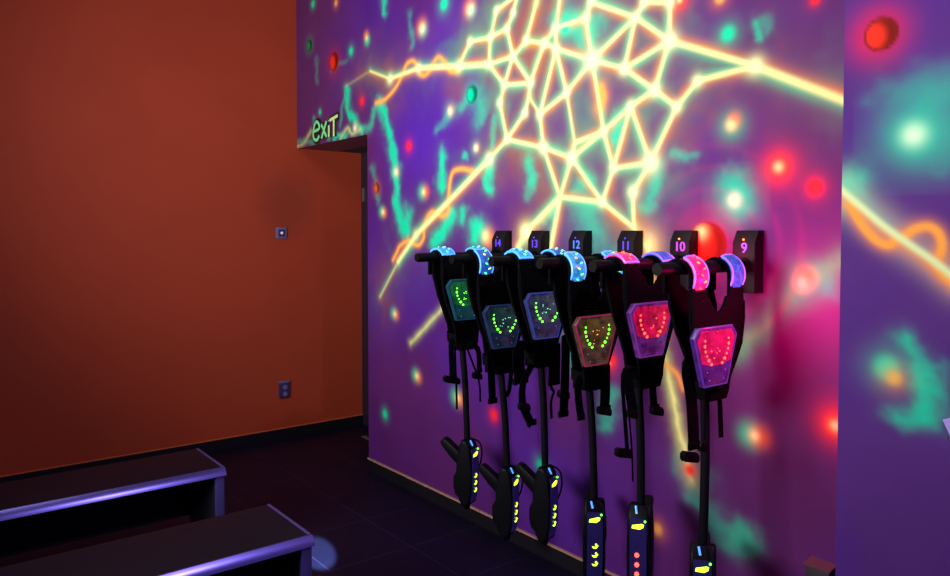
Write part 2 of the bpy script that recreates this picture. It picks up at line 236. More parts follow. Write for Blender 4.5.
def segd(y, z, a, b):
    dy, dz = b[0]-a[0], b[1]-a[1]; l2 = dy*dy+dz*dz+1e-12
    t = np.clip(((y-a[0])*dy+(z-a[1])*dz)/l2, 0, 1)
    d = np.hypot(y-a[0]-t*dy, z-a[1]-t*dz)
    s = ((y-a[0])*dz-(z-a[1])*dy)/math.sqrt(l2)
    return d, s, t
def lined(y, z, pts):
    d = None
    for a, b in zip(pts[:-1], pts[1:]):
        q = segd(y, z, a, b)[0]; d = q if d is None else np.minimum(d, q)
    return d

class Paint:
    def __init__(self, ys, zs):
        self.ys, self.zs = ys, zs
        self.y, self.z = np.meshgrid(ys, zs, indexing='ij')
        self.c = np.zeros(self.y.shape + (3,))
    def over(self, sl, col, a):
        a = np.clip(a, 0, 1)[..., None]; c = np.array(col, float)
        self.c[sl] = self.c[sl]*(1-a) + c*a
    def win(self, pts, pad):
        a = [p[0] for p in pts]; b = [p[1] for p in pts]
        i0, i1 = np.searchsorted(self.ys, [min(a)-pad, max(a)+pad]); j0, j1 = np.searchsorted(self.zs, [min(b)-pad, max(b)+pad])
        return (slice(i0, i1), slice(j0, j1))
    def smoke(self, pts, w, s, k):
        pts = catmull(pts); sl = self.win(pts, w*3); y, z = self.y[sl], self.z[sl]
        if y.size == 0: return
        wy = y + (fbm(y, z, 9, 3)-.5)*.10; wz = z + (fbm(y, z, 9, 8)-.5)*.10
        d = lined(wy, wz, pts)
        n = fbm(y, z, 16, 11+k % 7)
        self.over(sl, (.0, .70, .36), np.exp(-(d/w)**2)*s*(.55+.95*n)*1.25)
        self.over(sl, (.06, .25, .25), np.exp(-(d/(2.0*w))**2)*s*.35*n)
    def star(self, cy, cz, k, r):
        sl = self.win([(cy, cz)], r*3.2); y, z = self.y[sl], self.z[sl]
        if y.size == 0: return
        def blob(dy, dz, rr, col, a, p=2): self.over(sl, col, a*np.exp(-(np.hypot(y-cy-dy, z-cz-dz)/rr)**p))
        GR, RD, OR, WH, YE = (0,.75,.36), (.95,.02,.03), (1,.22,.02), (1,.92,.55), (1,.75,.2)
        if k == 'g': blob(0,0,1.5*r,GR,.3); blob(0,0,.85*r,GR,.95,3)
        elif k == 'r': blob(0,0,1.5*r,RD,.35); blob(0,0,.85*r,RD,.95,3)
        elif k == 'o': blob(0,0,1.4*r,OR,.4); blob(0,0,.7*r,(1,.5,.08),.8,3)
        elif k == 'y': blob(0,0,1.5*r,YE,.5); blob(0,0,.7*r,(1,.9,.4),.9)
        elif k == 'w': blob(.2*r,0,1.6*r,(.1,.6,.4),.4); blob(-.3*r,.1*r,1.0*r,OR,.5); blob(0,0,.7*r,WH,.97)
        elif k == 'gw': blob(0,0,2.0*r,(.02,.55,.33),.5); blob(0,0,1.05*r,GR,.85); blob(.05*r,0,.6*r,(.75,1,.6),.97)
        elif k == 'rw': blob(0,0,1.7*r,RD,.5); blob(0,0,.95*r,(1,.06,.02),.95); blob(.05*r,0,.4*r,(1,.75,.3),.97)
        elif k == 'wr': blob(0,-.2*r,1.6*r,(.05,.6,.25),.6); blob(-.25*r,.4*r,.75*r,(1,.12,.03),.8); blob(.1*r,-.1*r,.62*r,(1,.85,.35),.95)
        elif k == 'gr': blob(.55*r,0,1.1*r,GR,.8); blob(-.5*r,0,1.0*r,(1,.12,.03),.85); blob(.05*r,0,.5*r,(1,.8,.35),.95)
        elif k == 'go': blob(.5*r,.1*r,1.1*r,GR,.75); blob(-.45*r,-.2*r,1.0*r,OR,.8); blob(.05*r,0,.55*r,(1,.8,.35),.95)
        elif k == 'og': blob(.2*r,.6*r,1.0*r,OR,.9); blob(-.2*r,-.5*r,1.0*r,GR,.9); blob(0,.1*r,.45*r,(1,.8,.3),.9)
        elif k == 'ow': blob(.2*r,.3*r,1.35*r,(1,.2,.03),.85); blob(-.35*r,-.3*r,1.1*r,(.1,.7,.4),.7); blob(-.05*r,0,.68*r,WH,.98)
    def disc(self, cy, cz, k, r):
        """a painted crater or planet: bright disc with a painted dark crescent"""
        sl = self.win([(cy, cz)], r*2.6); y, z = self.y[sl], self.z[sl]
        if y.size == 0: return
        d = np.hypot(y-cy, z-cz)
        main = {'r': (.85,.03,.01), 'g': (.02,.25,.08), 't': (0,.62,.33), 'o': (.65,.1,.02), 'p': (.9,.012,.006)}[k]
        glow = {'r': (.55,.02,.05), 'g': (.03,.3,.12), 't': (0,.55,.35), 'o': (.6,.12,.02), 'p': (.5,.01,.08)}[k]
        self.over(sl, glow, .5*np.exp(-(d/(1.5*r))**2))
        inside = 1/(1+np.exp((d-r)/(.035*r+.0012)))
        self.over(sl, main, inside)
        cres = 1/(1+np.exp((.92*r-np.hypot(y-cy-.62*r, z-cz+.1*r))/(.12*r)))
        self.over(sl, tuple(.08*v for v in main), inside*cres*.92)
        self.over(sl, tuple(.15*v for v in main), .8*np.exp(-((d-r)/(.07*r+.001))**2))
        if k == 'p': self.over(sl, (.95,.8,.25), inside*.95*np.exp(-(np.hypot(y-cy-.35*r, z-cz-.62*r)/(.36*r))**2))
    def rgba(self):
        a = np.ones(self.y.shape + (4,), np.float32); a[..., :3] = self.c
        return a

def paint_mural(ys, zs):
    P = Paint(ys, zs); y, z = P.y, P.z; ALL = (slice(None), slice(None))
    n1 = fbm(y, z, 1.1, 21); n2 = fbm(y, z, 5, 31)
    P.c[:] = np.array((.088,.015,.135))
    P.over(ALL, (.07,.015,.27), np.clip((n1-.42)*2.2, 0, .6))
    P.over(ALL, (.12,.018,.10), np.clip((.48-n1)*2.0, 0, .6))
    for (cy, cz, rr, a) in ((3.42,2.55,.34,.85),(3.75,2.1,.35,.75),(3.2,2.0,.3,.5),(3.9,2.3,.3,.5)):
        P.over(ALL, (.072,.017,.36), a*np.exp(-(np.hypot(y-cy, z-cz)/rr)**2))
    P.over(ALL, (.13,.028,.10), .75*np.clip((y-4.3)/.7, 0, 1))                  # redder purple beside the corner
    P.over(ALL, (.11,.022,.13), .6*np.clip((1.75-y)/.4, 0, 1))
    P.c *= (.86+.28*n2)[..., None]
    core = np.zeros_like(y); hz = np.zeros_like(y); mz = np.zeros_like(y); og = np.zeros_like(y); gg = np.zeros_like(y)
    for i, (a0, a1, b0, b1, w, s) in enumerate(WEB):
        sl = P.win([(a0,a1),(b0,b1)], .42); yy, zz = y[sl], z[sl]
        if yy.size == 0: continue
        d, sd, t = segd(yy, zz, (a0,a1), (b0,b1))
        k = w/.0105
        core[sl] = np.maximum(core[sl], s*np.exp(-(d/(w*.86))**2.2))
        side = 1/(1+np.exp(-sd/.006*(1 if (i*7) % 3 else -1)))
        tt = .55+.45*np.sin(3.3*i+5*t)
        g1 = np.exp(-(d/(.026*k**.6))**2)*s; 
        og[sl] = np.maximum(og[sl], g1*side*(.55+.45*tt)); gg[sl] = np.maximum(gg[sl], g1*(1-side)*(1.05-.4*tt))
        hw = s if w < .0115 else .45*s
        hz[sl] = np.maximum(hz[sl], hw*np.exp(-(d/.075)**2)); mz[sl] = np.maximum(mz[sl], hw*np.exp(-(d/.20)**2))
    P.over(ALL, (.135,.082,.11), .72*mz*(.75+.4*n2))
    n3 = fbm(y, z, 3.2, 71)
    P.over(ALL, (.34,.075,.02), mz*np.clip((n3-.50)*3.2, 0, .55)); P.over(ALL, (.05,.30,.17), mz*np.clip((.42-n3)*3.0, 0, .45))
    P.over(ALL, (.38,.33,.14), .22*hz)
    for k, (pts, w, s) in enumerate(SMOKE): P.smoke(pts, w, s, k)
    for pts, w, s, c in BEAM:
        q = catmull(pts); sl = P.win(q, w*4); yy, zz = y[sl], z[sl]
        d = lined(yy + (fbm(yy, zz, 14, 5)-.5)*.03, zz, q); nn = fbm(yy, zz, 10, 44)
        P.over(sl, (.05,.5,.2) if c == 'g' else (.5,.3,.12), np.exp(-(d/(1.7*w))**2)*s*.55*nn*1.6)
        P.over(sl, (.10,.55,.18) if c == 'g' else (.45,.6,.2), np.exp(-(d/w)**2)*s*(.5+.8*nn))
        if c == 'y': P.over(sl, (.95,.85,.3), np.exp(-(d/(.4*w))**2)*s*(.3+.9*nn))
    P.over(ALL, (1,.30,.03), .68*og); P.over(ALL, (.08,.80,.33), .70*gg)
    for s in STARS: P.star(*s)
    for c in CRATER: P.disc(*c)
    for pts, w, s in SQUIG:
        q = catmull(pts, 5); sl = P.win(q, .1); d = lined(y[sl], z[sl], q)
        P.over(sl, (1,.30,.03), .5*s*np.exp(-(d/(2.1*w))**2)); P.over(sl, (1,.42,.07), s*np.exp(-(d/w)**2.5))
    cy, cz, _, _ = CRATER[-1]
    rr = np.hypot(y-cy, z-cz)                                                     # faint painted rings round the planet
    for r0 in (.15,.22,.30,.385): P.over(ALL, (.45,.015,.16), .12*np.exp(-((rr-r0)/.014)**2)*(.3+n2))
    P.over(ALL, (.93,.97,.34), 1.0*core)
    for cy, cz, r in NODES:
        sl = P.win([(cy,cz)], r*4); d = np.hypot(y[sl]-cy, z[sl]-cz)
        P.over(sl, (.75,.95,.45), .5*np.exp(-(d/(1.35*r))**2)); P.over(sl, (.96,.97,.48), np.exp(-(d/(.75*r))**2))
    return P

def paint_pier(ys, zs):
    P = Paint(ys, zs); y, z = P.y, P.z; ALL = (slice(None), slice(None))
    n1 = fbm(y, z, 2.0, 51); n2 = fbm(y, z, 6, 61)
    P.c[:] = np.array((.088,.024,.175)); P.over(ALL, (.058,.016,.23), np.clip((n1-.4)*2, 0, .7)); P.c *= (.88+.24*n2)[..., None]
    for k, (pts, w, s) in enumerate(PIER_SMOKE): P.smoke(pts, w, s, k)
    q = catmull(PIER_BEAM, 6); d = lined(y, z, q)
    up = np.interp(y, [p[0] for p in q[::-1]], [p[1] for p in q[::-1]]) < z
    P.over(ALL, (.55,.42,.3), .55*np.exp(-(d/.05)**2))
    P.over(ALL, (1,.32,.05), .7*np.exp(-(d/.026)**2)*(~up)); P.over(ALL, (.1,.7,.4), .55*np.exp(-(d/.03)**2)*up*np.clip((y-.86)/.15, 0, 1))
    for s in PIER_SQUIG:
        dq = lined(y, z, catmull(s, 6)); P.over(ALL, (1,.28,.03), .5*np.exp(-(dq/.024)**2)); P.over(ALL, (1,.38,.05), .98*np.exp(-(dq/.0125)**3))
    P.over(ALL, (.72,.86,.38), np.exp(-(d/.0105)**2.4))
    for s in PIER_STARS: P.star(*s)
    by, bz, br = PIER_BALL
    P.over(ALL, (.75,.01,.10), .85*np.exp(-(np.hypot(y-by-.01, z-bz)/(1.55*br))**2))
    P.disc(by, bz, 'r', br)
    return P

def painted_wall(name, x, ys, zs, P, keep, extra_v, extra_f, extra_mat):
    ny, nz = len(ys), len(zs)
    Yg, Zg = np.meshgrid(ys, zs, indexing='ij')
    co = np.stack([np.full(ny*nz, x), Yg.ravel(), Zg.ravel()], 1)
    i, j = np.meshgrid(np.arange(ny-1), np.arange(nz-1), indexing='ij')
    i = i.ravel(); j = j.ravel()
    k = keep(ys[i], ys[i+1], zs[j], zs[j+1]); i = i[k]; j = j[k]
    a = i*nz+j
    quads = np.stack([a, a+1, a+nz+1, a+nz], 1)            # normal towards -x
    nv = len(co)
    co = np.concatenate([co, np.array(extra_v, float)]); eq = np.array(extra_f)+nv
    faces = np.concatenate([quads, eq])
    me = bpy.data.meshes.new(name)
    me.vertices.add(len(co)); me.vertices.foreach_set('co', co.ravel())
    me.loops.add(faces.size); me.loops.foreach_set('vertex_index', faces.ravel())
    me.polygons.add(len(faces)); me.polygons.foreach_set('loop_start', np.arange(0, faces.size, 4))
    mi = np.zeros(len(faces), np.int32); mi[len(quads):] = 1
    me.polygons.foreach_set('material_index', mi)
    me.update(calc_edges=True)
    at = me.attributes.new('pigment', 'FLOAT_COLOR', 'POINT')
    rg = np.ones((len(co), 4), np.float32); rg[:, :3] = (.12,.03,.2); rg[:nv] = P.rgba().reshape(-1, 4)
    at.data.foreach_set('color', rg.ravel())
    m = bpy.data.materials.new('mural_paint'); m.use_nodes = True; N = m.node_tree.nodes; L = m.node_tree.links
    b = N['Principled BSDF']; b.inputs['Roughness'].default_value = .62; b.inputs['Specular IOR Level'].default_value = .08
    an = N.new('ShaderNodeAttribute'); an.attribute_name = 'pigment'
    tc = N.new('ShaderNodeTexCoord'); no = N.new('ShaderNodeTexNoise'); no.inputs['Scale'].default_value = 120
    bp = N.new('ShaderNodeBump'); bp.inputs['Strength'].default_value = .08; bp.inputs['Distance'].default_value = .002
    L.new(an.outputs['Color'], b.inputs['Base Color']); L.new(tc.outputs['Object'], no.inputs['Vector'])
    L.new(no.outputs['Fac'], bp.inputs['Height']); L.new(bp.outputs['Normal'], b.inputs['Normal'])
    me.materials.append(m); me.materials.append(extra_mat)
    return link(bpy.data.objects.new(name, me))

def axis(a, b, step, *must):
    v = list(np.arange(a, b, step)) + [b]
    for q in must: v[int(np.argmin(np.abs(np.array(v)-q)))] = q
    return np.array(v)
TH = .34                                                   # wall thickness
ys = axis(.55, Y_BACK, .0075, DOOR_Y); zs = axis(0, CEIL, .0085, DOOR_Z)
keep = lambda y0, y1, z0, z1: ~((y0 >= DOOR_Y-1e-6) & (z1 <= DOOR_Z+1e-6))
ev = [(0,DOOR_Y,DOOR_Z),(TH,DOOR_Y,DOOR_Z),(TH,Y_BACK,DOOR_Z),(0,Y_BACK,DOOR_Z),      # soffit
      (0,DOOR_Y,0),(TH,DOOR_Y,0),                                                      # jamb
      (TH,.55,0),(TH,.55,CEIL),(TH,Y_BACK,CEIL),(0,.55,0),(0,.55,CEIL),(0,Y_BACK,CEIL),(TH,DOOR_Y,CEIL)]
ef = [(0,3,2,1),(4,0,1,5),(6,5,12,7),(1,2,8,12),(9,6,7,10),(10,7,8,11),(3,11,8,2),(9,4,5,6)]
w = painted_wall('wall_right', 0.0, ys, zs, paint_mural(ys, zs), keep, ev, ef, M['purple']); tag(w, kind='structure')

ys2 = axis(-.6, PIER_Y, .0065); zs2 = axis(0, CEIL, .0085)
ev = [(PIER,-.6,0),(PIER,PIER_Y,0),(-.004,PIER_Y,0),(-.004,-.6,0),(PIER,-.6,CEIL),(PIER,PIER_Y,CEIL),(-.004,PIER_Y,CEIL),(-.004,-.6,CEIL)]
ef = [(1,2,6,5),(2,3,7,6),(3,0,4,7),(4,5,6,7),(3,2,1,0)]
w = painted_wall('wall_front', PIER, ys2, zs2, paint_pier(ys2, zs2), lambda a,b,c,d: np.ones(len(a), bool), ev, ef, M['purple']); tag(w, kind='structure')

# ------------------------------------------------------------------ orange wall, floor, ceiling, door
def orange_mat():
    m = mat('orange_wall_paint', (.42,.054,.022), .6, var=.10, scale=2.2, bump=.04, spec=.2)
    N = m.node_tree.nodes; L = m.node_tree.links; b = N['Principled BSDF']
    src = b.inputs['Base Color'].links[0].from_socket
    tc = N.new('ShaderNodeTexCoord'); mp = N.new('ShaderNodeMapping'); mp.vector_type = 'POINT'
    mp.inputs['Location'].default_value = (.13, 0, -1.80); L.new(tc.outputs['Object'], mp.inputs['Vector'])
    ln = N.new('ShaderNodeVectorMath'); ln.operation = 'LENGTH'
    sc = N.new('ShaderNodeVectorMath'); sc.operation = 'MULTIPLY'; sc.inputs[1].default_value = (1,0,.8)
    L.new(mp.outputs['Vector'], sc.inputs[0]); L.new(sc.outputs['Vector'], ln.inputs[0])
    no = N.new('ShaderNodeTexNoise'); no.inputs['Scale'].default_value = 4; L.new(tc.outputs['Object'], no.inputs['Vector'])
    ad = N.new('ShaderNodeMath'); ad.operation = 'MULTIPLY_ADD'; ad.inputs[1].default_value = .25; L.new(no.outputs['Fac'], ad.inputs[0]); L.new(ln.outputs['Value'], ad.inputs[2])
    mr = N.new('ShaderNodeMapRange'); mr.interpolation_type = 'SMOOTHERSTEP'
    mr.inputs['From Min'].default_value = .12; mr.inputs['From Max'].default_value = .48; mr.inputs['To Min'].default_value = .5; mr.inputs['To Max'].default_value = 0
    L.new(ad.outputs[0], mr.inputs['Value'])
    mx = N.new('ShaderNodeMix'); mx.data_type = 'RGBA'; mx.inputs[7].default_value = (.19,.034,.024,1)       # soft darker patch beside the switch
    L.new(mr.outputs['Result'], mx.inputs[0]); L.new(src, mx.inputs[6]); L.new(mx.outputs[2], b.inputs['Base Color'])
    return m
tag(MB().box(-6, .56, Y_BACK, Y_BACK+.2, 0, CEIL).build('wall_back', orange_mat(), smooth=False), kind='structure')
def floor_mat():
    m = bpy.data.materials.new('dark_tile_floor'); m.use_nodes = True; N = m.node_tree.nodes; L = m.node_tree.links; b = N['Principled BSDF']
    tc = N.new('ShaderNodeTexCoord'); br = N.new('ShaderNodeTexBrick'); br.offset = 0; br.inputs['Scale'].default_value = 1
    br.inputs['Brick Width'].default_value = .45; br.inputs['Row Height'].default_value = .45; br.inputs['Mortar Size'].default_value = .004
    br.inputs['Color1'].default_value = (.0034,.0028,.014,1); br.inputs['Color2'].default_value = (.0045,.0036,.018,1); br.inputs['Mortar'].default_value = (.014,.010,.034,1)
    L.new(tc.outputs['Object'], br.inputs['Vector']); L.new(br.outputs['Color'], b.inputs['Base Color'])
    no = N.new('ShaderNodeTexNoise'); no.inputs['Scale'].default_value = 5; L.new(tc.outputs['Object'], no.inputs['Vector'])
    mr = N.new('ShaderNodeMapRange'); mr.inputs['To Min'].default_value = .38; mr.inputs['To Max'].default_value = .6
    L.new(no.outputs['Fac'], mr.inputs['Value']); L.new(mr.outputs['Result'], b.inputs['Roughness']); b.inputs['Specular IOR Level'].default_value = .22
    bp = N.new('ShaderNodeBump'); bp.inputs['Strength'].default_value = .3; bp.inputs['Distance'].default_value = .003; bp.invert = True
    L.new(br.outputs['Fac'], bp.inputs['Height']); L.new(bp.outputs['Normal'], b.inputs['Normal'])
    return m
tag(MB().box(-6, .9, -2, Y_BACK+.2, -.1, 0).build('floor', floor_mat(), smooth=False), kind='structure')
tag(MB().box(-6, .9, -2, Y_BACK+.2, CEIL, CEIL+.1).build('ceiling', M['ceiling'], smooth=False), kind='structure')
tag(MB().box(.56, .61, DOOR_Y-.3, Y_BACK, 0, DOOR_Z).build('door_1', M['door'], smooth=False), kind='structure')
MB().box(.548, .56, Y_BACK-.06, Y_BACK-.03, 1.84, 1.95, .003).build('hinge', M['steel'], bpy.data.objects['door_1'])
tag(MB().box(TH, .56, DOOR_Y-.3, Y_BACK, DOOR_Z+.0, DOOR_Z+.06).build('ceiling_doorway', M['ceiling'], smooth=False), kind='structure')
tag(MB().box(TH, .56, DOOR_Y-.34, DOOR_Y-.3, 0, DOOR_Z).build('wall_passage', M['purple'], smooth=False), kind='structure')
tag(MB().box(.35, .39, DOOR_Y, Y_BACK-.35, 0, .008, .003).build('trim_1', M['steel'], smooth=False), kind='structure')
sk = MB(); sk.box(-.012, 0, PIER_Y, DOOR_Y, 0, .074); s_ = sk.build('baseboard_right', M['skirting'], smooth=False); tag(s_, kind='structure')
MB().box(-.0125, 0, PIER_Y, DOOR_Y, .074, .082).build('baseboard_edge', M['skirt_edge'], s_, smooth=False)
s_ = MB().box(-6, .56, Y_BACK-.012, Y_BACK, 0, .076).build('baseboard_back', M['skirting'], smooth=False); tag(s_, kind='structure')
MB().box(-6, .56, Y_BACK-.0125, Y_BACK, .076, .081).build('baseboard_edge', mat('orange_skirting_edge', (.7,.13,.04), .6), s_, smooth=False)
tag(MB().box(PIER-.012, PIER, -.6, PIER_Y, 0, .074).build('baseboard_front', M['skirting'], smooth=False), kind='structure')

# ------------------------------------------------------------------ benches
def bench(x1, x0, yf, yb, label):
    h = .45
    t = empty('bench', ((x0+x1)/2, (yf+yb)/2, 0)); tag(t, label, 'bench', 'low dark benches')
    ox, oy = (x0+x1)/2, (yf+yb)/2; a, b, c, d = x0-ox, x1-ox, yf-oy, yb-oy
    MB().box(a+.004, b-.012, c+.034, d, h-.036, h-.001, .002).build('bench_top', M['benchtop'], t)
    # rounded metal nosing along the front
    n = 12; prof = [(.032, h-.036)] + [(.022*k/n-.002*math.sin(math.pi*k/n)+.002, h-.036+.036*k/n) for k in range(n+1)] + [(.032, h)]
    MB().prism(prof, lambda p, q: (a, c+p, q), lambda p, q: (b, c+p, q)).build('front_trim', M['trim'], t)
    MB().box(b-.012, b, c+.034, d, h-.036, h+.0005, .0015).build('end_trim', M['leg'], t)
    for xe in (b, a+.05):
        MB().box(xe-.05, xe-.012, c+.03, d-.01, 0, h-.036, .002).build('end_panel', M['benchleg'], t)
        MB().box(xe-.05, xe-.008, c+.012, c+.03, 0, h-.036, .003).build('leg', M['leg'], t)
        MB().box(xe-.05, xe-.008, d-.025, d-.01, 0, h-.036, .003).build('leg', M['leg'], t)
    MB().box(a+.05, b-.05, d-.05, d-.03, .12, h-.036, .002).build('stretcher_panel', M['benchleg'], t)
    return t
bench(-1.236, -3.3, 3.572, 3.998, 'dark low bench with blue metal edge, the one nearer the orange wall')
bench(-1.262, -3.3, 2.56, 2.99, 'dark low bench with blue metal edge, the nearer one in the bottom foreground')

# ------------------------------------------------------------------ wall devices
def text_mesh(s, size, ext, name, m):
    cu = bpy.data.curves.new(name, 'FONT'); cu.body = s; cu.size = size; cu.extrude = ext; cu.align_x = 'CENTER'; cu.align_y = 'CENTER'; cu.offset = size*.012
    o = bpy.data.objects.new(name, cu); COL.objects.link(o)
    dg = bpy.context.evaluated_depsgraph_get(); me = bpy.data.meshes.new_from_object(o.evaluated_get(dg)); me.name = name
    bpy.data.objects.remove(o); bpy.data.curves.remove(cu)
    me.transform(Matrix(((0,0,-1,0),(-1,0,0,0),(0,1,0,0),(0,0,0,1))))
    me.materials.clear(); me.materials.append(m); return me

t = empty('light_switch', (-.140, Y_BACK, 1.585)); tag(t, 'small violet-lit light switch set alone at eye height on the orange wall', 'switch')
MB().box(-.042, .042, -.012, 0, -.042, .042, .005).build('cover_plate', M['socket'], t)
MB().box(-.026, .024, -.018, -.012, -.027, .027, .003).build('rocker', M['socket_dark'], t)
tag(MB().ball((0, -.019, 0), .011, sy=.4).build('indicator', mat('pink_neon', (.6,.3,.35), .4, emit=(.85,.4,.42), es=.7), t), 'small pink glowing dot')
t = empty('wall_socket', (-.130, Y_BACK, .378)); tag(t, 'violet-lit double socket low on the orange wall', 'socket')
MB().box(-.042, .040, -.02, 0, -.062, .060, .005).build('cover_plate', M['socket_dark'], t)
MB().box(-.043, .041, -.024, -.001, .053, .066, .003).build('top_edge', M['socket'], t)
for zz in (.02, -.032): MB().cyl((.004, -.0235, zz), (.004, -.019, zz), .018, 20).build('outlet', M['socket'], t)
t = empty('wall_socket', (0, 1.252, .40)); tag(t, 'dark boxy socket low on the mural wall against the purple pier', 'socket')
MB().box(-.05, 0, -.042, .042, -.06, .062, .006).build('socket_box', M['wallbox'], t)
MB().prism([(-.058,.062),(0,.072),(0,.064),(-.056,.056)], lambda a, b: (a, -.046, b), lambda a, b: (a, .046, b)).build('sloping_lid', M['wallboxtop'], t)
MB().cyl((-.054, 0, .005), (-.049, 0, .005), .02, 20).build('outlet', M['wallboxtop'], t)
# sheet hanging on the pier, only its corner shows in the photo
sh = MB().prism([(.771,1.109),(.752,1.1185),(.60,1.14),(.60,.78),(.69,.94)], lambda y, z: (PIER-.003, y, z), lambda y, z: (PIER+.002, y, z)).build('paper_sheet', M['sheet'], smooth=False)
tag(sh, 'pale lavender sheet with a pointed corner on the purple pier at the right edge', 'paper')

# EXIT lettering painted over the doorway
ex = empty('exit_lettering', (0, 4.95, 2.33)); tag(ex, 'hand-painted green EXIT lettering with black outline above the doorway', 'sign')
def letter(strokes, y0, w, h, z0, m, nm):
    """strokes in a unit square (u to the right, v up)"""
    T = lambda u, v: (y0-4.95-u*w, z0-2.33+v*h)
    o = None
    for r, xx, mm in ((.031, -.003, M['letter_black']), (.0115, -.011, m)):
        b = MB()
        for s in strokes:
            q = catmull(s, 4) if len(s) > 2 else s
            q = [T(*p) for p in q]
            b.tube([(xx, a, c) for a, c in q], r, 8)
        for v in b.bm.verts: v.co.x = xx + (v.co.x-xx)*.25
        p = b.build(nm if o is None else nm+'_paint', mm, ex if o is None else o)
        if o is None: o = p
    return o
letter([[(.05,.5),(.95,.62),(.75,.98),(.35,.98),(.05,.5),(.15,.08),(.6,-.02),(.95,.2)]], 5.135, .11, .125, 2.272, M['letter_green'], 'letter_e')
letter([[(.05,.0),(.95,1.0)],[(.05,.85),(.95,.0)]], 5.00, .09, .115, 2.275, M['letter_green'], 'letter_x')
letter([[(.5,.0),(.5,.72)],[(.5,.98),(.5,1.02)]], 4.90, .04, .115, 2.272, M['letter_yellow'], 'letter_i')
letter([[(.5,.0),(.5,.95)],[(.0,.93),(1.05,1.08)]], 4.86, .11, .13, 2.268, M['letter_yellow'], 'letter_t')

# ------------------------------------------------------------------ numbered hangers
NUMMAT = {14:'num_violet',13:'num_violet',12:'num_blue',11:'num_violet',10:'num_magenta',9:'num_purple'}
NUMCOL = {14:'violet',13:'violet',12:'blue',11:'violet',10:'magenta',9:'purple'}
def hanger(n, y):
    t = empty('wall_hanger', (0, y, ARM_Z)); tag(t, 'black box hook on the mural wall with glowing %s number %d' % (NUMCOL[n], n), 'hook', 'numbered vest hooks')
    z0, z1 = 1.375-ARM_Z, 1.602-ARM_Z
    MB().prism([(0,z0),(-.06,z0),(-.06,z1-.045),(-.034,z1),(0,z1)], lambda x, z: (x, -.045, z), lambda x, z: (x, .045, z), .003).build('mount_box', M['box'], t)
    MB().tube([(-.058,0,0),(-.545,0,0),(-.552,0,0)], [.0215,.0215,.0195], 24).build('arm', M['tube'], t)
    MB().tube([(-.060,0,0),(-.072,0,0)], .030, 24).build('collar', M['tube'], t)
    me = text_mesh(str(n), .052, .0015, 'number', M[NUMMAT[n]])
    o = link(bpy.data.objects.new('number', me), t); o.location = (-.0615, -.004, .062)
    MB().ball((-.0605, 0, .094), .004).build('sensor', M['amber_led'] if n <= 10 else M['num_violet'], t)
    return t
for n, y in HANG_Y.items(): hanger(n, y)

# ------------------------------------------------------------------ vests
def dome_led(name, r, m):
    return MB().ball((0,0,0), r, sy=.45, seg=10).mesh(name, m)
LEDM = {c: dome_led(c+'_light', .0045, M[c+'_led']) for c in ('green','red','amber')}
PEBM = {c: MB().ball((0,0,0), .0052, sx=1.5, sz=.5, seg=8).mesh(c+'_streak', M[c+'_led']) for c in ('green','red','amber','cyan','lime')}

